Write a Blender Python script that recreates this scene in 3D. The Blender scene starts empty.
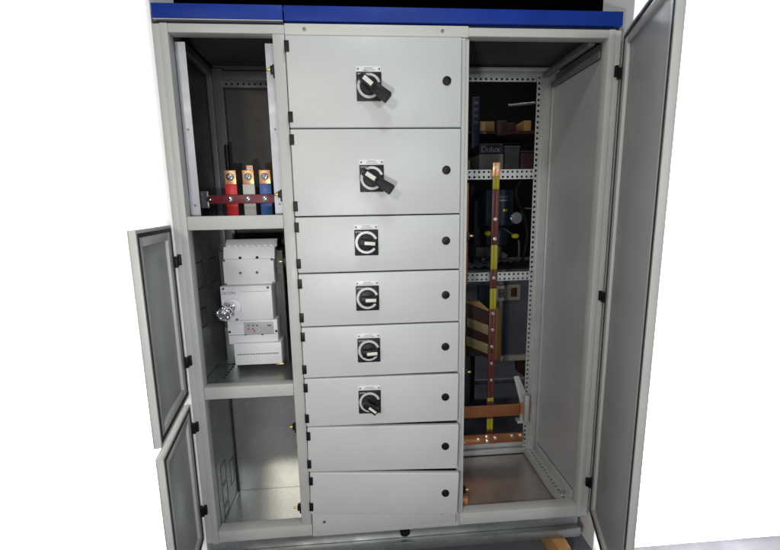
import bpy, bmesh, math, random
from mathutils import Vector, Matrix
random.seed(4)
S = bpy.context.scene
COL = S.collection
PI = math.pi

# ------------------------------------------------------------------ camera
CAM = Vector((-0.0793, -1.5245, 1.3768))
YAW, PIT, ROL, FPX = math.radians(4.2265), math.radians(-9.5765), math.radians(-1.0009), 402.87
Fv = Vector((math.sin(YAW)*math.cos(PIT), math.cos(YAW)*math.cos(PIT), math.sin(PIT)))
R0 = Vector((math.cos(YAW), -math.sin(YAW), 0)); U0 = R0.cross(Fv)
Rv = R0*math.cos(ROL) + U0*math.sin(ROL); Uv = -R0*math.sin(ROL) + U0*math.cos(ROL)
cd = bpy.data.cameras.new('camera'); cam = bpy.data.objects.new('camera', cd); COL.objects.link(cam)
cam.matrix_world = Matrix(((Rv.x, Uv.x, -Fv.x, CAM.x), (Rv.y, Uv.y, -Fv.y, CAM.y), (Rv.z, Uv.z, -Fv.z, CAM.z), (0, 0, 0, 1)))
cd.sensor_fit = 'HORIZONTAL'; cd.sensor_width = 36; cd.lens = FPX/780*36; cd.clip_start = .02; cd.clip_end = 100
S.camera = cam
def at(u, v, y):
    """the point of the plane at depth y that the photo shows at pixel (u, v)"""
    d = Fv + Rv*((u-390)/FPX) - Uv*((v-275)/FPX)
    return CAM + d*((y-CAM.y)/d.y)

# ------------------------------------------------------------------ materials
def mat(name, rgb, rough=.5, metal=0., bump=0., bscale=300., var=.06, vscale=6., spangle=0., rvar=.08, stretch=None, spec=None):
    m = bpy.data.materials.new(name); m.use_nodes = True
    n = m.node_tree.nodes; l = m.node_tree.links; b = n['Principled BSDF']
    b.inputs['Metallic'].default_value = metal
    if spec is not None: b.inputs['Specular IOR Level'].default_value = spec
    tc = n.new('ShaderNodeTexCoord'); mp = n.new('ShaderNodeMapping'); l.new(tc.outputs['Object'], mp.inputs[0])
    if stretch: mp.inputs['Scale'].default_value = stretch
    nz = n.new('ShaderNodeTexNoise'); nz.inputs['Scale'].default_value = vscale; nz.inputs['Detail'].default_value = 6
    l.new(mp.outputs[0], nz.inputs[0])
    mr = n.new('ShaderNodeMapRange'); mr.inputs[1].default_value = .3; mr.inputs[2].default_value = .7
    mr.inputs[3].default_value = 1-var; mr.inputs[4].default_value = 1+var; l.new(nz.outputs[0], mr.inputs[0])
    val = mr.outputs[0]
    if spangle:
        vo = n.new('ShaderNodeTexVoronoi'); vo.inputs['Scale'].default_value = 90; l.new(mp.outputs[0], vo.inputs[0])
        sp = n.new('ShaderNodeSeparateColor'); l.new(vo.outputs['Color'], sp.inputs[0])
        m2 = n.new('ShaderNodeMapRange'); m2.inputs[3].default_value = 1-spangle; m2.inputs[4].default_value = 1+spangle
        l.new(sp.outputs[0], m2.inputs[0])
        mu = n.new('ShaderNodeMath'); mu.operation = 'MULTIPLY'; l.new(val, mu.inputs[0]); l.new(m2.outputs[0], mu.inputs[1]); val = mu.outputs[0]
    vm = n.new('ShaderNodeVectorMath'); vm.operation = 'SCALE'; vm.inputs[0].default_value = rgb; l.new(val, vm.inputs['Scale'])
    l.new(vm.outputs[0], b.inputs['Base Color'])
    n2 = n.new('ShaderNodeTexNoise'); n2.inputs['Scale'].default_value = vscale*2.3; n2.inputs['Detail'].default_value = 4; l.new(mp.outputs[0], n2.inputs[0])
    m3 = n.new('ShaderNodeMapRange'); m3.inputs[1].default_value = .3; m3.inputs[2].default_value = .7
    m3.inputs[3].default_value = max(.02, rough-rvar); m3.inputs[4].default_value = min(1, rough+rvar); l.new(n2.outputs[0], m3.inputs[0]); l.new(m3.outputs[0], b.inputs['Roughness'])
    if bump:
        n3 = n.new('ShaderNodeTexNoise'); n3.inputs['Scale'].default_value = bscale; n3.inputs['Detail'].default_value = 2; l.new(mp.outputs[0], n3.inputs[0])
        bp = n.new('ShaderNodeBump'); bp.inputs['Strength'].default_value = bump; bp.inputs['Distance'].default_value = .002
        l.new(n3.outputs[0], bp.inputs['Height']); l.new(bp.outputs[0], b.inputs['Normal'])
    return m
M = dict(
 paint=mat('grey_powder_coat', (.575, .59, .578), .33, bump=.3, bscale=420, var=.03, vscale=4, rvar=.05),
 frame=mat('grey_frame_paint', (.50, .505, .48), .45, bump=.2, bscale=300, var=.05, vscale=5),
 cover=mat('cream_grey_paint', (.60, .59, .55), .45, bump=.2, bscale=300, var=.03, vscale=5),
 blue=mat('blue_enamel', (.006, .034, .27), .5, bump=.25, bscale=350, var=.12, vscale=8, spec=.25),
 galv=mat('galvanised_steel', (.42, .435, .43), .36, .85, bump=.08, bscale=60, var=.10, vscale=5, spangle=.06),
 galvdark=mat('dark_zinc_sheet', (.21, .215, .22), .5, .5, bump=.08, bscale=60, var=.12, vscale=4, spangle=.06),  # zinc darkened: shade of the unlit bay interior put into the colour
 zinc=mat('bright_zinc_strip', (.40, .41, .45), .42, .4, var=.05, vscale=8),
 sidemirror=mat('dark_polished_sheet', (.16,.165,.175), .34, .95, bump=.06, bscale=60, var=.15, vscale=5),
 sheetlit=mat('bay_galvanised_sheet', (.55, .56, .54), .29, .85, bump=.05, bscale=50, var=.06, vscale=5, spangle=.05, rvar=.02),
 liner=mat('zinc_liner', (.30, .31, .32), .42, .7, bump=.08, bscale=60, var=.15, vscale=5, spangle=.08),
 floorsheet=mat('brownish_floor_sheet', (.46, .41, .385), .30, .75, bump=.06, bscale=40, rvar=.02, var=.10, vscale=9, spangle=.05),
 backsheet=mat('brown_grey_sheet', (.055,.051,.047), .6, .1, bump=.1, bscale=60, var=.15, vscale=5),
 bayside=mat('grey_side_sheet', (.45,.45,.45), .5, .2, bump=.25, bscale=160, var=.06, vscale=4),
 perfshade=mat('shaded_profile', (.13,.13,.135), .5, .4, var=.1, vscale=12),  # darker copy of the zinc profile, left bay shade in its colour
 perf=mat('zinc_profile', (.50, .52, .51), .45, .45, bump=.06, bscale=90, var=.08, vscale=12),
 doorin=mat('door_inner_paint', (.40, .41, .41), .4, .15, bump=.2, bscale=300, var=.05, vscale=3),
 black=mat('black_plastic', (.006, .006, .007), .45, bump=.1, bscale=500, var=.1, spec=.3),
 plate=mat('charcoal_plastic', (.016, .013, .018), .45, bump=.1, bscale=500, var=.1, spec=.3),
 ring=mat('silver_dial_ring', (.60, .60, .60), .35, .1, var=.04, vscale=30),
 white=mat('white_plastic', (.78, .78, .80), .4, var=.03, vscale=20),
 insert=mat('ivory_insert', (.72, .71, .64), .4, var=.04, vscale=20),
 ink=mat('grey_print', (.12, .12, .13), .6, var=.05),
 redink=mat('red_print', (.45, .06, .05), .6, var=.05),
 device=mat('device_plastic', (.70, .70, .71), .45, bump=.08, bscale=500, var=.04, vscale=10),
 devgrey=mat('device_panel_grey', (.40, .40, .42), .45, var=.05, vscale=20),
 devdark=mat('device_side_grey', (.08, .08, .08), .5, var=.1, vscale=10),
 chrome=mat('chromed_metal', (.82, .82, .84), .12, 1., var=.02, rvar=.03),
 screw=mat('screw_steel', (.62, .62, .62), .3, .9, var=.08, vscale=60),
 dscrew=mat('dull_screw', (.20, .20, .20), .4, .6, var=.08, vscale=60),
 brass=mat('brass', (.72, .52, .16), .3, .9, var=.06, vscale=60),
 copper=mat('copper_bar', (.50, .20, .09), .36, .85, bump=.05, bscale=150, var=.14, vscale=12),
 coppertip=mat('copper_tip', (.86, .45, .22), .35, .6, var=.08, vscale=20),
 copperd=mat('aged_copper', (.50, .20, .10), .42, .6, bump=.05, bscale=150, var=.18, vscale=14),
 redsl=mat('red_sleeve', (.62, .02, .03), .45, var=.08, vscale=15),
 whitesl=mat('white_sleeve', (.58, .57, .54), .5, var=.05, vscale=15),
 bluesl=mat('blue_sleeve', (.04, .13, .42), .45, var=.08, vscale=15),
 maroon=mat('maroon_insulator', (.17, .015, .025), .45, var=.15, vscale=25),
 brownsl=mat('brown_sleeve', (.09, .022, .016), .42, var=.15, vscale=20),
 yellowsl=mat('yellow_sleeve', (.31, .28, .02), .42, var=.10, vscale=20),
 gasket=mat('black_rubber', (.012, .012, .012), .7, var=.1),
 hole=mat('dark_recess', (.015, .015, .016), .8, var=.1),
 wallw=mat('white_wall_paint', (.90, .90, .90), .8, bump=.05, bscale=80, var=.01, vscale=2, spec=.2),
 conc=mat('concrete', (.13, .13, .15), .75, bump=.3, bscale=60, var=.25, vscale=5),
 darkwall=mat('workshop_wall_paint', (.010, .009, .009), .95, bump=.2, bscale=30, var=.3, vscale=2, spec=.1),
 timber=mat('pine_timber', (.48, .25, .09), .6, bump=.2, bscale=60, var=.22, vscale=9, stretch=(1, .25, 1)),
 plytan=mat('tan_timber', (.40, .22, .09), .6, bump=.15, bscale=60, var=.2, vscale=9, stretch=(1, 1, .3)),
 plydark=mat('brown_ply', (.05, .016, .010), .5, bump=.1, bscale=60, var=.25, vscale=12),
 beige=mat('beige_panel', (.34, .26, .13), .6, bump=.3, bscale=120, var=.15, vscale=25),
 navy=mat('navy_paint', (.014, .028, .05), .45, var=.2, vscale=10),
 machine=mat('machine_blue_paint', (.022, .042, .075), .4, bump=.1, bscale=200, var=.2, vscale=10),
 grey=mat('grey_machine_paint', (.09, .095, .115), .5, var=.12, vscale=6),
 cream=mat('cream_socket_plastic', (.36, .32, .26), .45, var=.06, vscale=20),
 card=mat('carton_board', (.22, .19, .165), .7, var=.12, vscale=12),
 cartop=mat('carton_purple_print', (.018, .012, .022), .6, var=.1, vscale=12),
 yellow=mat('yellow_plastic', (.75, .62, .04), .35, var=.05),
 paper=mat('paper', (.34, .34, .38), .6, var=.1, vscale=20),
)

# ------------------------------------------------------------------ mesh helpers
class MB:
    def __init__(s): s.bm = bmesh.new()
    def box(s, x0, x1, y0, y1, z0, z1, bev=0, seg=2, top=None):
        t = bmesh.new(); bmesh.ops.create_cube(t, size=1)
        x0, x1 = sorted((x0, x1)); y0, y1 = sorted((y0, y1)); z0, z1 = sorted((z0, z1))
        for v in t.verts: v.co = Vector(((x0+x1)/2+v.co.x*(x1-x0), (y0+y1)/2+v.co.y*(y1-y0), (z0+z1)/2+v.co.z*(z1-z0)))
        if bev:
            bev = min(bev, .45*min(x1-x0, y1-y0, z1-z0))
            bmesh.ops.bevel(t, geom=t.edges[:], offset=bev, segments=seg, affect='EDGES', profile=.5)
        s.add(t); return s
    def cyl(s, p0, p1, r, n=24, r2=None, bev=0):
        p0, p1 = Vector(p0), Vector(p1); d = p1-p0; t = bmesh.new()
        bmesh.ops.create_cone(t, cap_ends=True, segments=n, radius1=r, radius2=r if r2 is None else r2, depth=d.length)
        if bev:
            e = [e for e in t.edges if abs(e.verts[0].co.z-e.verts[1].co.z) < 1e-6]
            bmesh.ops.bevel(t, geom=e, offset=bev, segments=2, affect='EDGES', profile=.5)
        bmesh.ops.transform(t, matrix=Matrix.Translation((p0+p1)/2) @ d.to_track_quat('Z', 'Y').to_matrix().to_4x4(), verts=t.verts)
        s.add(t); return s
    def ball(s, c, r, sc=(1, 1, 1)):
        t = bmesh.new(); bmesh.ops.create_uvsphere(t, u_segments=20, v_segments=12, radius=r)
        for v in t.verts: v.co = Vector((v.co.x*sc[0], v.co.y*sc[1], v.co.z*sc[2]))+Vector(c)
        s.add(t); return s
    def prism(s, pts, vec, bev=0):
        t = bmesh.new(); vs = [t.verts.new(p) for p in pts]; f = t.faces.new(vs)
        r = bmesh.ops.extrude_face_region(t, geom=[f]); nv = [g for g in r['geom'] if isinstance(g, bmesh.types.BMVert)]
        for v in nv: v.co += Vector(vec)
        bmesh.ops.recalc_face_normals(t, faces=t.faces[:])
        if bev: bmesh.ops.bevel(t, geom=t.edges[:], offset=bev, segments=2, affect='EDGES', profile=.5)
        s.add(t); return s
    def arc(s, c, r0, r1, a0, a1, y0, y1, n=40):
        t = bmesh.new(); rows = []
        for i in range(n+1):
            a = a0+(a1-a0)*i/n; ca, sa = math.cos(a), math.sin(a)
            rows.append([t.verts.new((c[0]+r*ca, y, c[1]+r*sa)) for r, y in ((r0, y0), (r1, y0), (r1, y1), (r0, y1))])
        for i in range(n):
            for k in range(4): t.faces.new((rows[i][k], rows[i][(k+1) % 4], rows[i+1][(k+1) % 4], rows[i+1][k]))
        t.faces.new(rows[0]); t.faces.new(rows[-1][::-1]); bmesh.ops.recalc_face_normals(t, faces=t.faces[:]); s.add(t); return s
    def holed(s, o, a, b, w, length, th, pitch, hole, rows=1, rowgap=None, hw=None, n=None):
        """perforated flat strip: o = corner, a = unit length axis, b = unit width axis, thickness along a x b; real square holes"""
        o, a, b = Vector(o), Vector(a), Vector(b); c = a.cross(b)
        hw = hw or hole; rowgap = rowgap or w/rows
        # widths bands
        cuts = [0.]
        for r in range(rows):
            m = w/2+(r-(rows-1)/2)*rowgap; cuts += [m-hw/2, m+hw/2]
        cuts.append(w)
        def slab(l0, l1, w0, w1):
            t = bmesh.new(); bmesh.ops.create_cube(t, size=1)
            for v in t.verts:
                v.co = o + a*((l0+l1)/2+v.co.x*(l1-l0)) + b*((w0+w1)/2+v.co.y*(w1-w0)) + c*(th/2+v.co.z*th)
            bmesh.ops.recalc_face_normals(t, faces=t.faces[:]); s.add(t)
        for i in range(0, len(cuts)-1, 2): slab(0, length, cuts[i], cuts[i+1])
        k = int(length//pitch); off = (length-k*pitch)/2
        edges = [0.]
        for i in range(k):
            m = off+pitch*(i+.5); edges += [m-hole/2, m+hole/2]
        edges.append(length)
        for r in range(rows):
            for i in range(0, len(edges)-1, 2): slab(edges[i], edges[i+1], cuts[1+2*r], cuts[2+2*r])
        return s
    def add(s, t):
        me = bpy.data.meshes.new('tmp'); t.to_mesh(me); t.free(); s.bm.from_mesh(me); bpy.data.meshes.remove(me)
    def rot(s, pivot, axis, ang):
        bmesh.ops.rotate(s.bm, cent=Vector(pivot), matrix=Matrix.Rotation(ang, 3, axis), verts=s.bm.verts); return s
    def build(s, name, m, parent=None, origin=None, smooth=True):
        bm = s.bm
        if origin is None:
            lo = Vector([min(v.co[i] for v in bm.verts) for i in range(3)]); hi = Vector([max(v.co[i] for v in bm.verts) for i in range(3)])
            origin = (lo+hi)/2
            if parent is None: origin.z = lo.z
        origin = Vector(origin)
        for v in bm.verts: v.co -= origin
        me = bpy.data.meshes.new(name); bm.to_mesh(me); bm.free()
        me.materials.append(M[m] if isinstance(m, str) else m)
        if smooth:
            for p in me.polygons: p.use_smooth = True
            me.set_sharp_from_angle(angle=math.radians(35))
        o = bpy.data.objects.new(name, me); COL.objects.link(o)
        W[o.name] = origin
        if parent: o.parent = parent; o.location = origin-W[parent.name]
        else: o.location = origin
        return o
W = {}
def tag(o, label=None, cat=None, group=None, kind=None):
    if label: o['label'] = label
    if cat: o['category'] = cat
    if group: o['group'] = group
    if kind: o['kind'] = kind
    return o
def thing(name, loc, label, cat, group=None):
    o = bpy.data.objects.new(name, None); COL.objects.link(o); o.location = loc; W[o.name] = Vector(loc); o.empty_display_size = .05
    return tag(o, label, cat, group)
def B(*a, **k): return MB().box(*a, **k)
def text(body, size, x, y, z, m, parent, name='lettering', align='LEFT', depth=.0004, sx=1.):
    cu = bpy.data.curves.new('t', 'FONT'); cu.body = body; cu.size = size; cu.extrude = depth; cu.align_x = align; cu.align_y = 'CENTER'
    to = bpy.data.objects.new('t', cu); COL.objects.link(to); dg = bpy.context.evaluated_depsgraph_get()
    me = bpy.data.meshes.new_from_object(to.evaluated_get(dg)); bpy.data.objects.remove(to)
    mb = MB(); mb.bm.from_mesh(me)
    for v in mb.bm.verts: v.co = Vector((x+v.co.x*sx, y-v.co.z, z+v.co.y))
    bmesh.ops.recalc_face_normals(mb.bm, faces=mb.bm.faces[:])
    return mb.build(name, m, parent, smooth=False)

# ------------------------------------------------------------------ the switchboard
SB = thing('switchboard', (.07, .22, -.10), 'pale grey electrical switchboard with blue top trim and eight stacked doors between two open bays', 'switchboard')
XL, XD, XM0, XM1, XR = -.7025, -.3576, -.3145, .3145, .8493
XO0, XO1 = -.745, .893            # outer sides
YB = .4363
# front posts
mb = B(XL-.026, XL, 0, .045, 0, 2.0, bev=.003); mb.box(XO0-.010, XL-.0262, .008, .045, 0, 2.0, bev=.002); mb.build('corner_post', 'frame', SB)
B(XD, XM0-.0015, 0, .045, .058, 1.9695, bev=.003).build('corner_post', 'frame', SB)
mb = B(.3015, .3185, -.004, .045, .02, 1.962, bev=.002); mb.box(.3185, .332, .004, .05, .02, 1.962, bev=.001); mb.build('corner_post', 'frame', SB)
mb = B(XR, XR+.026, 0, .045, 0, 2.0, bev=.003); mb.box(XR+.0262, XO1+.008, .008, .045, 0, 2.0, bev=.002); mb.build('corner_post', 'frame', SB)
# top rails, covers, blue trim
B(XL, XM0-.001, .001, .045, 1.9698, 1.999, bev=.003).build('top_rail', 'frame', SB)
B(XM1+.002, XR, .001, .045, 1.9698, 1.999, bev=.003).build('top_rail', 'frame', SB)
cv = B(XM0, XM1+.012, -.006, .02, 1.9635, 2.001, bev=.0025).build('top_cover', 'cover', SB)
for x, z in ((-.247, 1.983), (.232, 1.983)):
    mb = MB().cyl((x, -.0055, z), (x, -.0085, z), .006, bev=.001); mb.build('screw', 'dscrew', cv)
B(XO0, XO1, .014, .046, 1.9995, 2.0085).build('shadow_strip', 'hole', SB)
B(XO0-.002, XM0-.0035, -.004, .052, 2.0125, 2.0585, bev=.002).build('trim_band', 'blue', SB)
B(XO0-.001, XM0-.004, -.002, .040, 2.0088, 2.0120).build('trim_highlight', 'zinc', SB)  # pale strip put in as the highlight line under the blue band
B(XM0+.0005, XO1+.002, -.004, .052, 2.0090, 2.0580, bev=.002).build('trim_band', 'blue', SB)
B(XO0, XO1, .056, .50, 2.03, 2.05, bev=.003).build('roof_panel', 'galvdark', SB)
# cross rails of the left bay
B(XL+.0005, XD-.0005, .002, .045, 1.3049, 1.3556, bev=.003).build('cross_rail', 'frame', SB)
B(XL+.0005, XD-.0005, .002, .045, .6435, .6938, bev=.003).build('cross_rail', 'frame', SB)
# bottom rail and plinth
mb = B(XL+.0005, XM0-.0005, .001, .05, .006, .0577, bev=.003); mb.build('bottom_rail', 'frame', SB)
mb = B(XM1+.004, XR-.0005, .001, .05, .003, .0577, bev=.003); mb.build('bottom_rail', 'frame', SB)
mb = B(XM0, XM1+.003, .002, .05, .000, .0195, bev=.002); mb.build('bottom_rail', 'frame', SB)
mb = B(-.742, .868, .024, .05, -.056, -.002); mb.box(-.745, .872, -.002, .05, -.100, -.058, bev=.004); mb.box(-.745, .872, .44, .50, -.10, -.002, bev=.004)
mb.build('plinth', 'galv', SB)
mb = MB().prism([(.079+.022*math.cos(a), -.006, -.006+.022*math.sin(a)) for a in [PI+PI*k/20 for k in range(21)]], (0, .024, 0), bev=.001); o = mb.build('transport_plug', 'black', SB)
# bottom cover of the middle section
bc = B(XM0+.002, .3005, -.003, .02, .0215, .1215, bev=.002).build('bottom_cover', 'paint', SB)
for x, z in ((-.263, .072), (.241, .072)):
    MB().cyl((x, -.0025, z), (x, -.0055, z), .006, bev=.001).build('screw', 'dscrew', bc)
# enclosure of the middle section
B(XM0, .30, .024, .03, .02, 1.962).build('inner_frame', 'hole', SB)  # dark sheet giving the gaps between the doors their shade
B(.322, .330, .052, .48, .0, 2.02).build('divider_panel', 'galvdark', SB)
B(-.3535, -.3475, .047, .49, .0, 2.02).build('divider_panel', 'galv', SB)
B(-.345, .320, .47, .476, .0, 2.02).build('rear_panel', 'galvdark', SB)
# left bay panels
B(-.744, -.738, .048, .49, -.0, 2.02).build('side_panel', 'sidemirror', SB)
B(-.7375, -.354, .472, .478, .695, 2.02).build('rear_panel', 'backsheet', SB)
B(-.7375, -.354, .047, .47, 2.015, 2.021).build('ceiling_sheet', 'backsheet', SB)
B(-.7375, -.354, .047, .47, 1.345, 1.349).build('shelf', 'galv', SB)
sh = B(-.7375, -.354, .047, .47, .682, .686).build('shelf', 'galv', SB)
mb = MB()
for k in range(9): mb.box(-.665+.0, -.655, .10+k*.03, .118+k*.03, .6862, .6868)
mb.build('slot_row', 'hole', sh)
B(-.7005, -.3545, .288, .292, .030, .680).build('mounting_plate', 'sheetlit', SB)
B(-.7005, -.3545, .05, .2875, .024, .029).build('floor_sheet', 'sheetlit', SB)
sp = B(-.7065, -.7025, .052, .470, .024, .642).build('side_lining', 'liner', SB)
B(-.7020, -.6965, .275, .2875, .032, .640).build('gap_seal', 'gasket', SB)
B(-.7020, -.6975, .052, .2745, .0295, .036, bev=.001).build('edge_trim', 'galv', SB)
def knockout(x, y0, y1, z0, z1, parent, slant=0):
    t = .0035; mb = MB(); X0, X1 = x, x+.0008
    mb.box(X0, X1, y0, y1, z0, z0+t); mb.box(X0, X1, y0, y1, z1-t, z1); mb.box(X0, X1, y0, y0+t, z0+t, z1-t); mb.box(X0, X1, y1-t, y1, z0+t, z1-t)
    return mb.build('knockout', 'hole', parent)
for y0, y1, z0, z1 in ((.09, .15, .20, .29), (.09, .15, .10, .19), (.20, .25, .12, .24), (.09, .15, .045, .09)): knockout(-.7024, y0, y1, z0, z1, sp)
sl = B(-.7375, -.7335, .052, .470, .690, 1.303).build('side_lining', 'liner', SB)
for y0, y1, z0, z1 in ((.11, .19, 1.06, 1.17), (.11, .19, .90, .98), (.26, .34, 1.06, 1.17)): knockout(-.7334, y0, y1, z0, z1, sl)
B(-.7335, -.7265, .050, .075, .690, 1.303, bev=.002).build('edge_trim', 'galv', SB)
# rear frame of the left bay
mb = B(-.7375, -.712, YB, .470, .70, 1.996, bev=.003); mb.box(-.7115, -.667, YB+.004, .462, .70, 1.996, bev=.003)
mb.build('rear_post', 'perfshade', SB)
mb = B(-.666, -.354, YB, .468, 1.945, 1.985, bev=.003); mb.holed((-.666, YB+.002, 1.915), (1, 0, 0), (0, 0, 1), .029, .306, .003, .025, .009, rows=1).build('rear_rail', 'perfshade', SB)
B(-.7375, -.708, .05, .434, 1.962, 1.998, bev=.003).build('side_rail', 'galvdark', SB)
# bright strips beside compartment one
for x0, x1, nm in ((-.7018, -.667, 'l'), (-.3935, -.3582, 'r')):
    st = B(x0, x1, .046, .050, 1.357, 1.957 if nm == 'l' else 1.955).build('mounting_strip', 'zinc', SB)
    for z in (1.395, 1.665):
        MB().cyl(((x0+x1)/2, .0455, z), ((x0+x1)/2, .0435, z), .0045).build('screw', 'dscrew', st)
# latches on the divider post and on the right post edge
def latch(x, y, z, sgn=-1):
    lt = MB().box(x, x+sgn*.016, y, y+.02, z-.012, z+.012, bev=.002).box(x, x+sgn*.008, y+.002, y+.018, z-.026, z+.016, bev=.002).build('latch', 'black', SB)
    MB().cyl((x+sgn*.016, y+.008, z), (x+sgn*.030, y+.008, z), .0045, bev=.001).build('pin', 'brass', lt)
for z in (1.86, 1.43, 1.18, .50, .13): latch(XD-.0005, .012, z)
for z in (1.26, .70, .16): latch(.3325, .012, z, 1)

# right bay: side panel, frames, floor
B(.8575, .8625, .048, .472, .0925, 1.918).build('side_panel', 'bayside', SB)
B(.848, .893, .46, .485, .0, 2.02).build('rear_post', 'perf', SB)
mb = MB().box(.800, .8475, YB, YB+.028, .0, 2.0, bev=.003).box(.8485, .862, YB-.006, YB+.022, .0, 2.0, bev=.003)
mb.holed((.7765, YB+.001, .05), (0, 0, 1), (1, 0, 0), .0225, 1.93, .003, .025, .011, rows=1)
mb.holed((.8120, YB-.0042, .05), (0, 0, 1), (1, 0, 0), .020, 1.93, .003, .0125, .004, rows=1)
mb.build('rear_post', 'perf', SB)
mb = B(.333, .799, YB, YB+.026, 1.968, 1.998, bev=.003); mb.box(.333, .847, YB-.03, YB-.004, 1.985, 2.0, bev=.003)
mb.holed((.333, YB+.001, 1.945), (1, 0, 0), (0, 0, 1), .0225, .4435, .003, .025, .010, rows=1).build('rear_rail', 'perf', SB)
mb = B(.333, .799, YB+.0, YB+.03, .032, .062, bev=.003); mb.box(.333, .799, YB+.012, YB+.03, .066, .10, bev=.003); mb.build('rear_rail', 'perf', SB)
# side rails of the right bay (bottom and top)
mb = MB().holed((.790, .050, .052), (0, 1, 0), (1, 0, 0), .052, .384, -.003, .024, .012, rows=1, hw=.009)
mb.box(.782, .7895, .050, .434, .030, .056, bev=.002).box(.8425, .8565, .050, .434, .034, .0915, bev=.003)
mb.build('side_rail', 'perf', SB)
MB().cyl((.823, .085, .0525), (.823, .085, .060), .016, bev=.002).build('bolt', 'screw', SB)
mb = B(.842, .8565, .05, .434, 1.919, 1.945, bev=.003); mb.box(.80, .826, .05, .434, 1.962, 1.985, bev=.003); mb.box(.862, .868, .05, .45, 1.93, 1.98); mb.build('side_rail', 'galvdark', SB)
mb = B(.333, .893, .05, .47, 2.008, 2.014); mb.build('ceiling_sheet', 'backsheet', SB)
mb = B(.333, .781, .052, YB-.001, .022, .028); mb.build('floor_sheet', 'floorsheet', SB)
for z in (1.185, .66):
    MB().cyl((.846, .34, z), (.838, .34, z), .007, bev=.001).build('screw', 'screw', SB)
# perforated cross rails
for z0, z1 in ((1.500, 1.546), (1.000, 1.042)):
    mb = MB().holed((.440, YB-.006, z0), (1, 0, 0), (0, 0, 1), z1-z0, .338, .003, .0235, .010, rows=2, rowgap=.024)
    mb.box(.440, .778, YB-.003, YB+.012, z1-.003, z1, bev=.001).box(.440, .778, YB-.003, YB+.012, z0, z0+.003, bev=.001)
    mb.build('perforated_rail', 'perf', SB)
# insulator bracket, bottom right
mb = MB().prism([at(514, 377, .40), at(519, 376, .40), at(529, 399, .40), at(529, 421, .40), at(520, 421, .40), at(520, 402, .40)], (0, .012, 0), bev=.002)
mb.box(.725, .79, .39, .43, .235, .250, bev=.002); mb.box(.752, .774, .366, .392, .25, .40, bev=.003)
mb.build('busbar_bracket', 'perf', SB)

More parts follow.
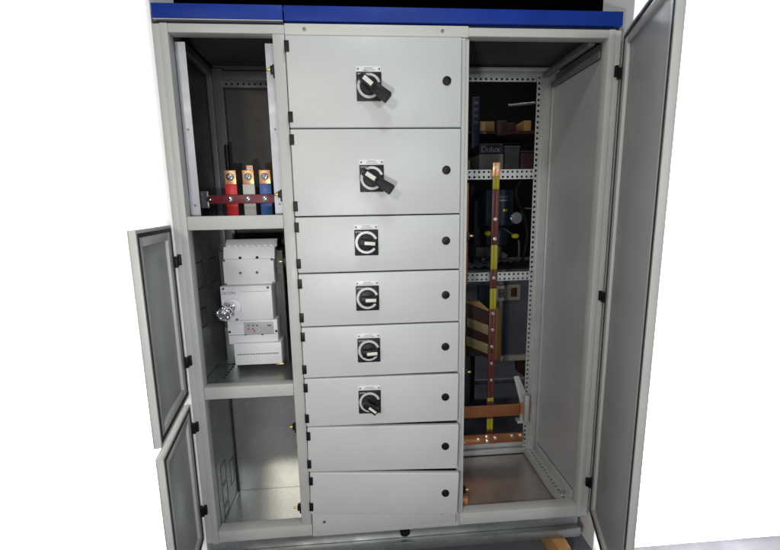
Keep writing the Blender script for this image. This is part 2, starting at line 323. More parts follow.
# middle doors
LV = [1.9605, 1.655, 1.347, 1.137, .930, .7225, .5175, .3185, .1245]
TILT = [0, 0, 0, .1, .2, .5, 1.3, 2.1]; SWING = [0, 0, 0, 0, .2, .8, 1.8, 3.0]
DX0, DX1, DY = -.3115, .2990, -.022
SWS = {0: (at(369, 86.9, -.022), 'long', -40), 1: (at(371.8, 178.6, -.022), 'long', -34), 2: (at(366.4, 242.5, -.022), 'short', -5),
       3: (at(367.5, 297.8, -.022), 'short', 0), 4: (at(368.9, 349.5, -.022), 'short', 3), 5: (at(369.8, 400.3, -.022), 'mid', -40)}
for i in range(8):
    z1, z0 = LV[i]-.002, LV[i+1]+.002
    d = B(DX0, DX1, DY, -.0012, z0, z1, bev=.004, seg=3).build('module_door', 'paint', SB, origin=(DX0, 0, (z0+z1)/2))
    B(DX0+.02, DX1-.012, -.0008, .016, z0+.012, z1-.012).build('door_liner', 'gasket', d)
    for za, zb in ((z1-.018, z1-.054), (z0+.018, z0+.054)):
        B(XM0-.0008, XM0+.0155, -.0255, -.0020, za, zb, bev=.001).build('hinge', 'black', d)
    lx, lz = (.2455, (z0+z1)/2+.006)
    lk = MB().cyl((lx, DY+.001, lz), (lx, DY-.006, lz), .0155, n=32, bev=.002).build('lock', 'black', d)
    if i in SWS:
        c, kind, ang = SWS[i]; cx, cz = c.x, c.z; hw, hh = .0435, .0475
        mb = B(cx-hw, cx+hw, DY-.010, DY+.001, cz-hh, cz+hh, bev=.003); mb.build('switch_plate', 'plate', d)
        lb = B(cx-hw, cx+hw, DY-.0035, DY+.001, cz+hh+.0005, cz+hh+.0195, bev=.001).build('name_label', 'white', d)
        mb = MB()
        for q in (-1, 1): mb.cyl((cx+q*.037, DY-.003, cz+hh+.010), (cx+q*.037, DY-.0045, cz+hh+.010), .0032, n=14)
        for k in range(5): mb.box(cx-.014+k*.006, cx-.0100+k*.006, DY-.0040, DY-.0032, cz+hh+.012, cz+hh+.0148)
        for k in range(7): mb.box(cx-.019+k*.006, cx-.0150+k*.006, DY-.0040, DY-.0032, cz+hh+.0055, cz+hh+.0080)
        mb.build('label_marks', 'ink', d)
        rc = (cx, cz+.001)
        MB().arc(rc, .0325, .0415, math.radians(18), math.radians(322), DY-.0115, DY-.009).build('dial_ring', 'ring', d)
        text('EATON', .0070, cx-hw+.004, DY-.0102, cz+hh-.0075, 'white', d)
        mb = MB().cyl((rc[0], DY-.009, rc[1]), (rc[0], DY-.026, rc[1]), .0315, n=40, r2=.0295, bev=.002)
        kn = mb.build('switch_knob', 'black', d)
        a = math.radians(ang); piv = (rc[0], DY, rc[1])
        def bar(u0, u1, w0, w1, y0, y1, m, nm, dz=0, tilt=0, bev=.003):
            mb = MB().prism([(rc[0]+u0, y0, rc[1]-w0+dz), (rc[0]+u1, y0, rc[1]-w1+dz), (rc[0]+u1, y0, rc[1]+w1+dz), (rc[0]+u0, y0, rc[1]+w0+dz)], (0, y1-y0, 0), bev=bev)
            if tilt: mb.rot((rc[0]+u0, DY-.024, rc[1]), 'Z', tilt)
            mb.rot(piv, 'Y', -a); return mb.build(nm, m, d)
        if kind == 'long':
            bar(-.038, .030, .0125, .0150, DY-.025, DY-.052, 'black', 'handle_grip', tilt=-.06)
            bar(.024, .088, .0145, .0185, DY-.034, DY-.066, 'black', 'handle_lever', tilt=-.16, bev=.005)
            bar(-.024, .014, .0075, .0075, DY-.0525, DY-.0565, 'insert', 'handle_insert', tilt=-.06, bev=.001)
        elif kind == 'mid':
            bar(-.026, .036, .0125, .0135, DY-.025, DY-.060, 'black', 'handle_grip')
            bar(-.004, .030, .0048, .0048, DY-.0605, DY-.0625, 'insert', 'handle_insert', bev=.0008)
        else:
            bar(-.026, .0335, .0125, .0125, DY-.025, DY-.050, 'black', 'handle_grip')
            bar(-.008, .031, .0062, .0062, DY-.0505, DY-.0525, 'insert', 'handle_insert', bev=.0008)
    d.rotation_euler = (0, math.radians(TILT[i]), -math.radians(SWING[i]))

# outer hinged doors standing open
def outer_door(hx, z0, z1, length, side, ang, hz):
    """side -1: hinged at the left outer edge; closed it spans inward from the hinge. Built closed, swung by ang"""
    s = 1 if side < 0 else -1
    X = lambda a: hx+s*a
    mb = B(X(.0), X(length), -.024, -.020, z0, z1, bev=.001)
    for a0, a1, b0, b1 in ((0, .003, z0, z1), (length-.010, length, z0, z1), (.0032, length-.0102, z0, z0+.010), (.0032, length-.0102, z1-.010, z1)):
        mb.box(X(a0), X(a1), -.0198, -.001, b0, b1, bev=.001)
    for a0, a1, b0, b1 in ((.0145, .050, z0+.0215, z1-.0215), (length-.050, length-.0215, z0+.0215, z1-.0215), (.0502, length-.0502, z0+.0215, z0+.050), (.0502, length-.0502, z1-.050, z1-.0215)):
        mb.box(X(a0), X(a1), -.0198, -.002, b0, b1, bev=.003)
    d = mb.build('outer_door', 'frame', SB, origin=(hx, 0, z0))
    g = MB()
    for a0, a1, b0, b1 in ((.0035, .014, z0+.0105, z1-.0105), (length-.021, length-.0105, z0+.0105, z1-.0105), (.0142, length-.0212, z0+.0105, z0+.021), (.0142, length-.0212, z1-.021, z1-.0105)):
        g.box(X(a0), X(a1), -.0197, .000, b0, b1, bev=.001)
    g.build('door_gasket', 'gasket', d)
    B(X(.051), X(length-.051), -.0197, -.012, z0+.051, z1-.051, bev=.002).build('inner_panel', 'doorin', d)
    d.rotation_euler = (0, 0, -math.radians(ang) if side < 0 else math.radians(ang))
    for z in hz:
        B(hx-.010, hx+.010, -.004, .016, z-.020, z+.020, bev=.002).box(hx+s*.010, hx+s*.022, -.003, .009, z-.012, z+.028, bev=.002).build('hinge', 'black', SB)
    return d
outer_door(-.7585, .665, 1.325, .36, -1, 80, (.80, 1.19))
outer_door(-.7585, .030, .630, .36, -1, 80, (.525, .155))
outer_door(.9035, .025, 1.985, .50, 1, 70, (.161, 1.00, 1.85))

# ------------------------------------------------------------------ red, white and blue busbars
def phase_bar(x0, x1, sleeve, lab):
    t = thing('phase_busbar', ((x0+x1)/2, .252, 1.349), lab, 'busbar', 'coloured phase busbars in the upper left bay')
    B(x0, x1, .246, .258, 1.3495, 1.4815, bev=.002).build('sleeve', sleeve, t)
    B(x0+.001, x1-.001, .248, .256, 1.482, 1.539, bev=.0015).build('copper_end', 'coppertip', t)
    xm = (x0+x1)/2
    MB().cyl((xm, .2478, 1.512), (xm, .2445, 1.512), .0165, n=28).cyl((xm, .2445, 1.512), (xm, .236, 1.512), .0115, n=6, bev=.001).cyl((xm, .236, 1.512), (xm, .228, 1.512), .006, n=16).build('bolt', 'chrome', t)
    B(xm-.0135, xm+.0135, .262, .30, 1.3495, 1.49, bev=.002).build('rear_leaf', 'copperd', t)
    return t
phase_bar(-.634, -.586, 'redsl', 'leftmost upright busbar, in a red sleeve with a bare copper end')
wb = phase_bar(-.562, -.513, 'whitesl', 'middle upright busbar, in a white sleeve, between the red and the blue')
phase_bar(-.493, -.4445, 'bluesl', 'rightmost upright busbar, in a blue sleeve beside the bright metal strip')
mb = B(-.546, -.519, .262, .270, 1.491, 1.560, bev=.001); lug = mb.build('cable_lug', 'coppertip', wb)
MB().cyl((-.5325, .262, 1.549), (-.5325, .255, 1.549), .009, n=6).build('nut', 'chrome', wb)
sp = thing('busbar_clamp_bar', (-.57, .235, 1.402), 'dark red insulating bar bolted across the red, white and blue busbars', 'clamp bar')
B(-.700, -.400, .2265, .2455, 1.402, 1.4385, bev=.003).build('insulating_bar', 'maroon', sp)
for x in (-.695, -.610, -.5375, -.469):
    MB().cyl((x, .2264, 1.421), (x, .224, 1.421), .012, n=24).cyl((x, .224, 1.421), (x, .217, 1.421), .008, n=6, bev=.001).build('bolt', 'chrome', sp)
mb = B(-.7335, -.701, .235, .247, 1.385, 1.455, bev=.002); mb.build('end_bracket', 'galv', sp)
mb = B(-.66, -.645, .30, .42, 1.37, 1.385, bev=.002)
tag(MB().cyl((-.655, .38, 1.35), (-.655, .38, 1.66), .010, n=16).build('black_conduit', 'black'), 'thin black conduit standing behind the red busbar against the rear sheet', 'conduit')

# ------------------------------------------------------------------ air circuit breaker
CB = thing('circuit_breaker', (-.55, .30, .688), 'white withdrawable air circuit breaker with chrome knob on the middle left shelf', 'circuit breaker')
B(-.690, -.418, .262, .45, .70, 1.20, bev=.004).build('chassis', 'devdark', CB)
def rect(u0, v0, u1, v1, y): a, b = at(u0, v0, y), at(u1, v1, y); return a.x, b.x, b.z, a.z
x0, x1, z0, z1 = rect(224.5, 241, 276.5, 246.5, .225)
mb = MB().prism([(x0, .225, z0), (x0, .25, z1+.004), (x0, .262, z1+.004), (x0, .262, z0)], (x1-x0, 0, 0), bev=.001)
for k in range(8): mb.cyl((x0+.02+k*(x1-x0-.04)/7, .2235, z0+.003), (x0+.02+k*(x1-x0-.04)/7, .236, z0+.003), .008, n=12)
mb.build('terminal_hood', 'device', CB)
x0, x1, z0, z1 = rect(222, 247.5, 274.5, 259, .205)
mb = MB().prism([(x0, .205, z0), (x0, .222, z1), (x0, .262, z1), (x0, .262, z0)], (x1-x0, 0, 0), bev=.002); o = mb.build('arc_chute_cover', 'device', CB)
mb = MB()
for k in (0.33, .66): mb.cyl((x0+k*(x1-x0), .212, z0+.008), (x0+k*(x1-x0), .2035, z0+.008), .006, n=16)
mb.build('vent_hole', 'hole', CB)
x0, x1, z0, z1 = rect(222.2, 259.6, 275, 284, .200)
mb = B(x0, x1, .200, .262, z0, z1, bev=.003); mb.build('upper_cover', 'device', CB)
mb = MB()
for k in (.33, .66): mb.cyl((x0+k*(x1-x0), .2005, z0+.052), (x0+k*(x1-x0), .199, z0+.052), .006, n=16)
for k, q in ((.03, .96), (.97, .96), (.03, .04), (.97, .04)): mb.cyl((x0+k*(x1-x0), .2005, z0+q*(z1-z0)), (x0+k*(x1-x0), .198, z0+q*(z1-z0)), .0055, n=16)
mb.build('screw', 'ink', CB)
x0, x1, z0, z1 = rect(219.7, 286.5, 273.6, 319.5, .165)
fc = B(x0, x1, .165, .262, z0, z1, bev=.004).build('front_cover', 'device', CB)
mb = MB()
for k, q in ((.06, .93), (.93, .93), (.28, .04)): mb.cyl((x0+k*(x1-x0), .1655, z0+q*(z1-z0)), (x0+k*(x1-x0), .163, z0+q*(z1-z0)), .0055, n=16)
mb.build('screw', 'ink', fc)
text('EATON', .0165, x0+.006, .1648, z1-.030, 'ink', fc)
B(x0+.085, x1-.012, .1635, .1652, z1-.026, z1-.0245).build('print_line', 'devgrey', fc)
c = at(233.5, 306.5, .165)
MB().cyl((c.x, .1655, c.z), (c.x, .157, c.z), .034, n=40, bev=.003).build('bezel', 'device', fc)
MB().cyl((c.x-.004, .157, c.z+.003), (c.x-.004, .135, c.z+.003), .019, n=32, bev=.004).build('knob_collar', 'chrome', fc)
# chrome crank knob pointing at the viewer, a fluted grip on a short shaft
c2 = at(223.5, 314, .070)
mb = MB().cyl((c.x-.004, .140, c.z+.003), (c2.x, .092, c2.z), .0085, n=20)
mb.cyl((c2.x, .096, c2.z), (c2.x, .066, c2.z), .026, n=10, bev=.004)
for k in range(5):
    a = k*2*PI/5+.4; mb.ball((c2.x+.023*math.cos(a), .078, c2.z+.021*math.sin(a)), .0115, (1, 1.3, 1))
mb.cyl((c2.x, .066, c2.z), (c2.x, .058, c2.z), .012, n=20, bev=.002)
mb.build('crank_knob', 'chrome', fc)
x0, x1, z0, z1 = rect(227, 321, 278.5, 342.5, .180)
tu = B(x0, x1, .180, .262, z0, z1, bev=.003).build('trip_unit', 'device', CB)
a, b = at(243.5, 322.5, .1795), at(274, 333.5, .1795)
B(a.x, b.x, .1775, .1802, b.z, a.z, bev=.001).build('display_panel', 'devgrey', tu)
mb = MB()
for u in (248.5, 253, 257): p = at(u, 325.5, .1772); mb.cyl((p.x, .178, p.z), (p.x, .1762, p.z), .0042, n=12)
p = at(270, 325, .1772); mb.box(p.x-.012, p.x+.006, .1768, .178, p.z-.005, p.z+.002)
mb.build('button', 'ink', tu)
mb = MB()
for u, v in ((248.5, 329), (253, 329), (254.5, 331)): p = at(u, v, .1772); mb.cyl((p.x, .178, p.z), (p.x, .1765, p.z), .0042, n=12)
mb.build('indicator', 'redink', tu)
mb = MB()
for u, v in ((245.5, 334.3), (262.5, 334), (229.8, 332), (276.3, 331)): p = at(u, v, .18); mb.cyl((p.x, .1805, p.z), (p.x, .1782, p.z), .0052, n=14)
mb.build('screw', 'hole', tu)
B(x0+.004, x1-.004, .179, .1804, z0+.040, z0+.0415).build('seam', 'devdark', tu)
x0, x1, z0, z1 = rect(233.5, 344, 282.5, 363.5, .160)
lc = B(x0, x1, .160, .262, z0, z1, bev=.004).build('lower_cover', 'device', CB)
mb = MB()
for k in range(16): mb.box(x0+.012+k*(x1-x0-.024)/16, x0+.020+k*(x1-x0-.024)/16, .1592, .1604, (z0+z1)/2-.002, (z0+z1)/2+.002)
mb.build('marking_row', 'ink', lc)
B(x1-.030, x1+.004, .164, .20, z0-.006, z0-.0005, bev=.001).build('yellow_tab', 'brass', CB)
B(-.690, -.650, .258, .30, .689, .86, bev=.003).build('side_bracket', 'galv', CB)
B(-.700, -.42, .27, .46, .6865, .70, bev=.002).build('carriage', 'devdark', CB)
# control wiring beside the breaker
mb = MB()
for k, (x, r) in enumerate(((-.402, .006), (-.388, .005), (-.374, .006))):
    zz = [1.25, 1.12, 1.0, .88, .76, .70]
    for j in range(5): mb.cyl((x+.006*math.sin(j*1.7+k), .28+.01*k, zz[j]), (x+.006*math.sin((j+1)*1.7+k), .28+.01*k, zz[j+1]), r, n=10)
for z in (1.11, .93, .83): mb.box(-.41, -.372, .262, .275, z-.016, z+.016, bev=.003)
tag(mb.build('wiring_loom', 'black'), 'black control wiring running up the right side of the circuit breaker', 'wiring')

# ------------------------------------------------------------------ right bay busbars
eb = thing('earth_busbar', (.578, .40, .135), 'tall vertical busbar in alternating yellow and brown sleeves, bolted to the perforated rails', 'busbar')
xa, xb = .5605, .5955
segs = [(1.575, 1.512, 'coppertip', 'copper_end'), (1.5115, 1.452, 'yellowsl', 'yellow_sleeve'), (1.4515, 1.185, 'brownsl', 'brown_sleeve'), (1.1845, 1.064, 'yellowsl', 'yellow_sleeve'),
        (1.0635, .968, 'brownsl', 'brown_sleeve'), (.9675, .862, 'yellowsl', 'yellow_sleeve'), (.8615, .386, 'brownsl', 'brown_sleeve'), (.3855, .366, 'yellowsl', 'yellow_sleeve'),
        (.3655, .268, 'brownsl', 'brown_sleeve'), (.2675, .205, 'yellowsl', 'yellow_sleeve'), (.2045, .13, 'brownsl', 'brown_sleeve')]
for z1, z0, m, nm in segs:
    k = .0015 if 'yellow' in nm else 0
    o = MB().box(xa+k, xa+.0165, .397, .409, z0, z1, bev=.0015).box(xa+.0185, xb-k, .397, .409, z0, z1, bev=.0015).box(xa+.016, xa+.019, .401, .408, z0, z1).build(nm, m, eb)
for z in (1.553, 1.31, 1.215, 1.022, .84, .755, .665, .575, .485):
    MB().cyl((.578, .3968, z), (.578, .394, z), .0085, n=20).cyl((.578, .394, z), (.578, .389, z), .0062, n=6).build('bolt', 'screw', eb)
hb = thing('horizontal_busbar', (.57, .38, .29), 'upper of two horizontal copper busbars crossing the bottom of the right bay', 'busbar', 'horizontal copper busbars in the right bay')
B(.333, .728, .374, .382, .291, .356, bev=.0015).build('copper_bar', 'copper', hb)
B(.735, .790, .384, .392, .291, .352, bev=.0015).build('copper_bar', 'copperd', hb)
hb = thing('horizontal_busbar', (.57, .38, .14), 'lower of two horizontal copper busbars, with a row of bolts', 'busbar', 'horizontal copper busbars in the right bay')
B(.333, .752, .374, .384, .140, .193, bev=.0015).build('copper_bar', 'copper', hb)
for x, z in ((.43, .158), (.51, .168), (.555, .180), (.557, .156), (.60, .172), (.69, .178), (.735, .178)):
    MB().cyl((x, .3738, z), (x, .371, z), .010, n=20).cyl((x, .371, z), (x, .364, z), .0065, n=6).build('bolt', 'screw', hb)
vb = thing('upright_copper_bar', (.405, .30, .40), 'upright copper bar partly hidden behind the right edge of the middle doors', 'busbar')
a, b = at(462, 183, .36), at(468.8, 183, .36)
B(.36, b.x, .355, .365, 1.0, a.z, bev=.0015).build('copper_bar', 'copper', vb)
B(.36, b.x-.004, .355, .365, .40, .9995, bev=.0015).build('lower_sleeve', 'brownsl', vb)
for v in (174,): p = at(465.5, v, .36); MB().ball((p.x, .35, p.z), .010).build('bolt', 'white', vb)
p, q = at(459, 509, .075), at(467.5, 497, .075)
tag(B(p.x, q.x, .065, .085, .0285, q.z, bev=.002).build('copper_offcut', 'coppertip'), 'short bright copper piece at the front left corner of the right bay floor', 'copper piece')

# ------------------------------------------------------------------ timber under the plinth
tag(B(.742, .800, -.055, .60, -.200, -.1005, bev=.004).build('timber_bearer', 'timber'), 'orange pine beam under the right end of the plinth, its end showing', 'timber beam', 'timber beams carrying the switchboard')
tag(B(-.70, -.64, .03, .60, -.200, -.1005, bev=.004).build('timber_bearer', 'timber'), 'pine beam hidden under the left end of the plinth', 'timber beam', 'timber beams carrying the switchboard')

# ------------------------------------------------------------------ workshop behind the open bay
def R(u0, v0, u1, v1, y):
    a, b = at(u0, v0, y), at(u1, v1, y); return (a.x, b.x, b.z, a.z)
def block(u0, v0, u1, v1, y, depth, bev=.004, mb=None):
    x0, x1, z0, z1 = R(u0, v0, u1, v1, y); mb = mb or MB(); mb.box(x0, x1, y, y+depth, z0, z1, bev=bev); return mb
FZ = -.20
# storage rack
rk = thing('storage_rack', (1.0, 2.2, FZ), 'tall dark blue storage rack with slotted upright behind the right bay', 'rack')
x0, x1, z0, z1 = R(472.5, 97, 479, 150, 1.5)
mb = MB().box(x0, x1, 1.5, 1.53, FZ, z1, bev=.003); up = mb.build('upright', 'navy', rk)
mb = MB()
for k in range(4):
    mb.box(x0+.012, x1-.012, 1.4985, 1.4995, z1-.03-k*.045, z1-.055-k*.045+.005)
mb.build('slot', 'grey', up)
mb = MB().box(x0+1.55, x0+1.62, 1.5, 1.56, FZ, z1, bev=.003); mb.build('upright', 'navy', rk)
x0s, x1s, zz0, zz1 = R(462, 131, 540, 134, 1.535)
B(x0s-.3, x1s+.9, 1.535, 1.95, zz0, zz1, bev=.003).build('shelf', 'plydark', rk)
for u0, v0, u1, v1, m, lab in ((463, 121, 470, 131, 'plydark', 'dark brown offcut at the left end of the rack shelf'), (480, 121.5, 494.5, 131, 'plytan', 'orange timber offcut on the rack shelf, widest of them'),
                        (494.8, 122.5, 504, 137, 'plydark', 'brown timber block beside the orange offcut'), (504.5, 123, 516, 131, 'plydark', 'dark red brown block on the rack shelf'), (524, 120.5, 531, 131, 'timber', 'pinkish timber end at the right of the rack shelf')):
    x0, x1, z0, z1 = R(u0, v0, u1, v1, 1.56)
    tag(B(x0, x1, 1.56 if v1 < 135 else 1.50, 1.56+.2 if v1 < 135 else 1.533, zz1+.0005 if v1 < 135 else z0, z1, bev=.004).build('timber_offcut', m), lab, 'timber offcut', 'offcuts on the rack shelf')
pA, pB = at(508.5, 105.5, 1.5), at(535, 103, 1.5)
tag(MB().cyl(pA, pB, .008, n=12).build('metal_strip', 'screw'), 'thin bright metal strip near the top of the open bay', 'metal strip')
# carton
ct = thing('carton', (at(491, 171, 1.2).x, 1.3, at(491, 171, 1.2).z), 'cardboard carton with dark purple top and pale lettering behind the yellow busbar', 'carton')
block(479.5, 154.2, 503, 172, 1.2, .25).build('carton_body', 'card', ct)
block(479.5, 144, 503, 154, 1.2, .25).build('printed_band', 'cartop', ct)
a = at(481, 149.6, 1.198); text('Dulux', .055, a.x, 1.1995, a.z, 'paper', ct, sx=.95)
x0, x1, z0, z1 = R(465, 172.4, 512, 175.5, 1.15)
tag(B(x0, x1, 1.15, 1.5, z0, z1, bev=.002).build('wall_shelf', 'plydark'), 'dark shelf board carrying the carton', 'shelf')
# drill press
dp = thing('drill_press', (at(500, 270, 1.15).x, 1.25, at(500, 268, 1.15).z), 'blue drill press with yellow lever knobs behind the tall busbar', 'drill press')
mb = block(486, 189.5, 513, 226, 1.15, .30, bev=.012); hd = mb.build('head', 'machine', dp)
a = at(496.5, 196.8, 1.1485); text('Record', .026, a.x, 1.1495, a.z, 'paper', hd)
block(499, 199.7, 508, 201.0, 1.1482, .0015, bev=.0).build('label_strip', 'paper', hd)
block(503.2, 209, 507.2, 211.4, 1.1470, .0025, bev=.0).build('sticker', 'yellow', hd)
p = at(515.5, 218, 1.12); MB().cyl((p.x, 1.16, p.z), (p.x, 1.10, p.z), .040, n=32, bev=.006).build('feed_hub', 'chrome', dp)
def lever(u0, v0, u1, v1, y0, y1):
    a, b = at(u0, v0, y0), at(u1, v1, y1); o = MB().cyl(a, b, .006, n=12).build('feed_lever', 'chrome', dp); MB().ball(b, .021, (1.2, 1, .8)).build('knob', 'yellow', o)
lever(503.5, 228.5, 515, 236, 1.12, 1.06); lever(490, 226, 488.2, 233.5, 1.12, 1.06)
block(486, 226.5, 509, 246, 1.22, .12, bev=.02).build('quill_housing', 'navy', dp)
a = at(497, 246, 1.26); MB().cyl((a.x, 1.27, a.z+.02), (a.x, 1.27, at(497, 262, 1.26).z), .035, n=24).build('chuck', 'devdark', dp)
a = at(481, 200, 1.3); b = at(481, 296, 1.3); MB().cyl((a.x, 1.36, a.z), (a.x, 1.36, b.z), .030, n=24).build('column', 'grey', dp)
block(476, 247, 500, 257, 1.20, .22, bev=.01).build('work_table', 'devdark', dp)
# dark clutter on the racks
for u0, v0, u1, v1, y, m, nm, lab, cat in ((505, 146, 519, 171, 1.25, 'devdark', 'tool_case', 'dark grey tool case on the shelf right of the carton', 'tool case'),
        (521, 151, 533, 171.5, 1.25, 'plydark', 'storage_box', 'dark brown box at the right end of the carton shelf', 'box'),
        (463.5, 158, 470, 172, 1.22, 'card', 'small_box', 'small brown box at the left end of the carton shelf', 'box')):
    x0, x1, z0, z1 = R(u0, v0, u1, v1, y); zs = at(480, 172.4, 1.15).z
    g = thing(nm, ((x0+x1)/2, y+.1, zs+.001), lab, cat); B(x0, x1, y, y+.2, zs+.001, z1-.012, bev=.006).build('box_body', m, g)
    B(x0-.003, x1+.003, y-.003, y+.203, z1-.0115, z1, bev=.003).build('lid', 'cartop' if m != 'devdark' else 'grey', g)
def hose(pts, r, lab, nm='hose', m='black', cat='hose'):
    mb = MB(); P = [at(*p) for p in pts]; Q = []
    for i in range(len(P)-1):
        p0, p1, p2, p3 = P[max(i-1, 0)], P[i], P[i+1], P[min(i+2, len(P)-1)]
        for k in range(8):
            t = k/8; Q.append(.5*((2*p1)+(-p0+p2)*t+(2*p0-5*p1+4*p2-p3)*t*t+(-p0+3*p1-3*p2+p3)*t**3))
    Q.append(P[-1])
    for a, b in zip(Q, Q[1:]): mb.cyl(a, b+(b-a)*.15, r, n=10)
    tag(mb.build(nm, m), lab, cat)
hose([(529, 178, 1.1), (520, 182, 1.1), (516, 195, 1.1), (523, 214, 1.1), (527, 236, 1.1), (522, 262, 1.13)], .010, 'black hose hanging in a loop to the right of the drill press')
hose([(518.5, 240, 1.08), (519, 250, 1.08), (518, 262, 1.1)], .007, 'pale thin pipe standing on the bench by the drill press', 'pipe', 'grey', 'pipe')
hose([(524, 208, 1.3), (532, 208.5, 1.3), (540, 208, 1.3)], .006, 'short horizontal grey rod right of the drill press', 'rod', 'screw', 'rod')
# bench with paper sheets
bn = thing('workbench', (1.0, 1.5, FZ), 'grey steel workbench with sheet metal side behind the open bay', 'workbench')
x0, x1, z0, z1 = R(464, 270.5, 545, 274, 1.10)
B(x0, x1+.25, 1.10, 1.70, z0, z1, bev=.004).build('bench_top', 'devdark', bn)
zt = z0
x0, x1, z0, z1 = R(466, 274, 545, 353, 1.14)
B(x0, x1+.2, 1.14, 1.68, z0, zt-.001, bev=.004).build('side_sheet', 'grey', bn)
x2, x3, z2, z3 = R(500, 353.5, 545, 358.5, 1.13)
B(x2, x3+.2, 1.115, 1.60, z2, z0-.001, bev=.003).build('foot_rail', 'cream', bn)
for xx in (x0+.03, x3+.12): B(xx-.03, xx+.03, 1.20, 1.26, FZ, z2-.001 if xx > x2 else z0-.001, bev=.003).build('leg', 'devdark', bn)
x0, x1, z0, z1 = R(478, 286, 489.5, 312, 1.135)
B(x0, x1, 1.120, 1.1385, z0, z1, bev=.004).build('blue_panel', 'navy', bn)
topz = zt+(at(464, 270.5, 1.10).z-zt)
topz = at(464, 270.5, 1.10).z
for i, (u0, u1, y, m, lab, rz) in enumerate(((470, 497, 1.16, 'paper', 'pale curled sheet lying at the left of the bench top', .15), (492, 512, 1.22, 'paper', 'pale blue sheet lying on the bench top right of the tall busbar', -.2), (482, 508, 1.30, 'device', 'grey sheet at the back of the bench top', .3))):
    a, b = at(u0, 266, y), at(u1, 266, y); cx = (a.x+b.x)/2; w = (b.x-a.x)/2; bm = MB(); t = bmesh.new(); n = 10
    rows = [[t.verts.new((cx-w+2*w*k/n, y+q*.16, topz+.004+.022*i+.018*math.sin(k*.9+i)**2+.03*q*(k/n)**2)) for k in range(n+1)] for q in (0, 1)]
    rows += [[t.verts.new(v.co+Vector((0, 0, .003))) for v in r] for r in rows]
    for k in range(n):
        t.faces.new((rows[0][k], rows[0][k+1], rows[1][k+1], rows[1][k])); t.faces.new((rows[2][k], rows[3][k], rows[3][k+1], rows[2][k+1]))
        t.faces.new((rows[0][k], rows[2][k], rows[2][k+1], rows[0][k+1])); t.faces.new((rows[1][k], rows[1][k+1], rows[3][k+1], rows[3][k]))
    t.faces.new((rows[0][0], rows[1][0], rows[3][0], rows[2][0])); t.faces.new((rows[0][n], rows[2][n], rows[3][n], rows[1][n]))
    bm.add(t); bm.rot((cx, y, topz), 'Z', rz*.3)
    tag(bm.build('loose_sheet', m), lab, 'sheet', 'loose sheets on the bench')
# socket outlets on the bench side
for u0, u1, v0, v1, m, lab in ((495.5, 506, 285.5, 301, 'cream', 'cream socket outlet on the bench side, left of the pair'), (506.8, 520, 284.5, 300, 'cream', 'cream socket outlet with dark face on the bench side, right of the pair')):
    x0, x1, z0, z1 = R(u0, v0, u1, v1, 1.125)
    s = thing('socket_outlet', ((x0+x1)/2, 1.139, z0), lab, 'socket', 'socket outlets on the bench')
    B(x0, x1, 1.118, 1.1385, z0, z1, bev=.006).build('cover_plate', m, s)
    xm, zm = (x0+x1)/2, (z0+z1)/2
    MB().box(xm-.022, xm+.022, 1.114, 1.1178, zm-.03, zm+.034, bev=.003).build('socket_face', 'devdark' if u0 < 500 else 'plydark', s)
    MB().box(xm-.012, xm-.006, 1.112, 1.1138, zm-.008, zm+.012).box(xm+.006, xm+.012, 1.112, 1.1138, zm-.008, zm+.012).build('pin_slot', 'hole', s)
# wooden stand with slanted boards
ws = thing('timber_stand', (at(485, 350, .75).x, .80, FZ), 'brown timber stand with slanted beige inset boards and a pale upright', 'timber stand')
def poly(pts, y, d, m, nm, bev=.002): return MB().prism([at(u, v, y) for u, v in pts], (0, d, 0), bev=bev).build(nm, m, ws)
poly([(465.5, 303.5), (489, 312), (489, 359), (465.5, 349)], .74, .03, 'plydark', 'side_board')
poly([(465.5, 301.8), (480, 301.6), (489, 309.5), (489, 311.5), (465.5, 303)], .735, .06, 'plytan', 'top_batten')
poly([(467, 317.5), (488.5, 325.5), (488.5, 335.5), (467, 326.5)], .728, .011, 'beige', 'inset_board')
poly([(466.5, 336), (488.5, 344.5), (488.5, 354.5), (466.5, 345.5)], .728, .011, 'beige', 'inset_board')
poly([(495, 308.3), (501.8, 308.3), (501, 360), (494.5, 360)], .755, .05, 'plytan', 'upright')
B(at(464, 300, .76).x-.02, at(464, 300, .76).x+.015, .745, .77, FZ, at(465.5, 347, .76).z, bev=.003).build('leg', 'devdark', ws)
poly([(516, 357), (527, 356), (527, 378), (518, 372)], 1.3, .05, 'plydark', 'loose_brace')
# low grey bin / kerb line on the floor
pA = at(466, 381.5, 1.75)
tag(B(.5, 2.4, 1.80, 1.83, FZ, FZ+.035, bev=.003).build('floor_skirting', 'paper'), 'pale metal strip lying along the workshop floor', 'floor strip')

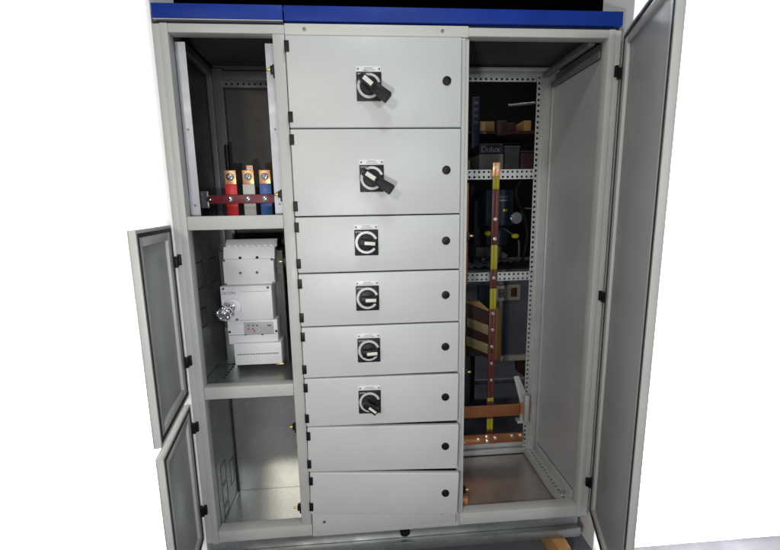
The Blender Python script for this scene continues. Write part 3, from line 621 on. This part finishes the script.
# ------------------------------------------------------------------ the setting
def struct(mb, name, m): return tag(mb.build(name, m), kind='structure')
struct(B(-6, 7, -5, 7, FZ-.05, FZ), 'floor', 'conc')
struct(B(-6, -.7595, .018, .22, FZ+.001, 3.6), 'added_wall_left', 'wallw')  # made-up white wall filling the empty left side of the view
struct(B(.948, 7, .018, .22, FZ+.001, 3.6), 'added_wall_right', 'wallw')  # made-up like the left one, fills the empty right side
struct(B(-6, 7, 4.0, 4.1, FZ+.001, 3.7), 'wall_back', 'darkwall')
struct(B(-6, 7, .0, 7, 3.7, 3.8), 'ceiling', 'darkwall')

# ------------------------------------------------------------------ light
w = bpy.data.worlds.new('World'); S.world = w; w.use_nodes = True
w.node_tree.nodes['Background'].inputs[0].default_value = (.85, .92, 1, 1); w.node_tree.nodes['Background'].inputs[1].default_value = .15
def area(name, loc, target, sx, sy, power, col):
    l = bpy.data.lights.new(name, 'AREA'); l.shape = 'RECTANGLE'; l.size = sx; l.size_y = sy; l.energy = power; l.color = col
    o = bpy.data.objects.new(name, l); COL.objects.link(o); o.location = loc
    o.rotation_euler = (Vector(target)-Vector(loc)).to_track_quat('-Z', 'Y').to_euler(); return o
area('ceiling_lamp', (-1.35, -3.0, 2.35), (0, 0, 1.0), .55, .30, 24, (1, .91, .78))
area('overhead_tube', (.0, -1.05, 3.0), (.0, 0, 1.0), .35, .10, 6.5, (.92, .97, 1))
area('sheen_lamp', (.76, -3.1, 2.05), (.1, 0, 1.0), .30, .30, 19, (.92, .97, 1))  # lamp added at the angle of the second door's sheen, not a window
area('camera_flash', (-.34, -1.60, 1.10), (.02, 0, .95), .12, .10, 11.2, (1, 1, 1))
area('workshop_fill', (1.3, 2.6, 3.4), (1.3, 2.6, 0), 1.2, .3, 15, (.85, .93, 1))  # added fill to lift the dark workshop floor, no known lamp there
def wall_fill(x):  # added beams that burn the made-up side walls to white
    o = area('wall_fill_light', (x, -1.5, 1.05), (x, 0, 1.05), 1.30, 2.9, 110, (1, 1, 1)); o.data.spread = math.radians(7)
wall_fill(-1.49); wall_fill(1.66)

S.view_settings.view_transform = 'Standard'; S.view_settings.look = 'None'; S.view_settings.gamma = 1; S.view_settings.exposure = 0
S.render.engine = 'CYCLES'
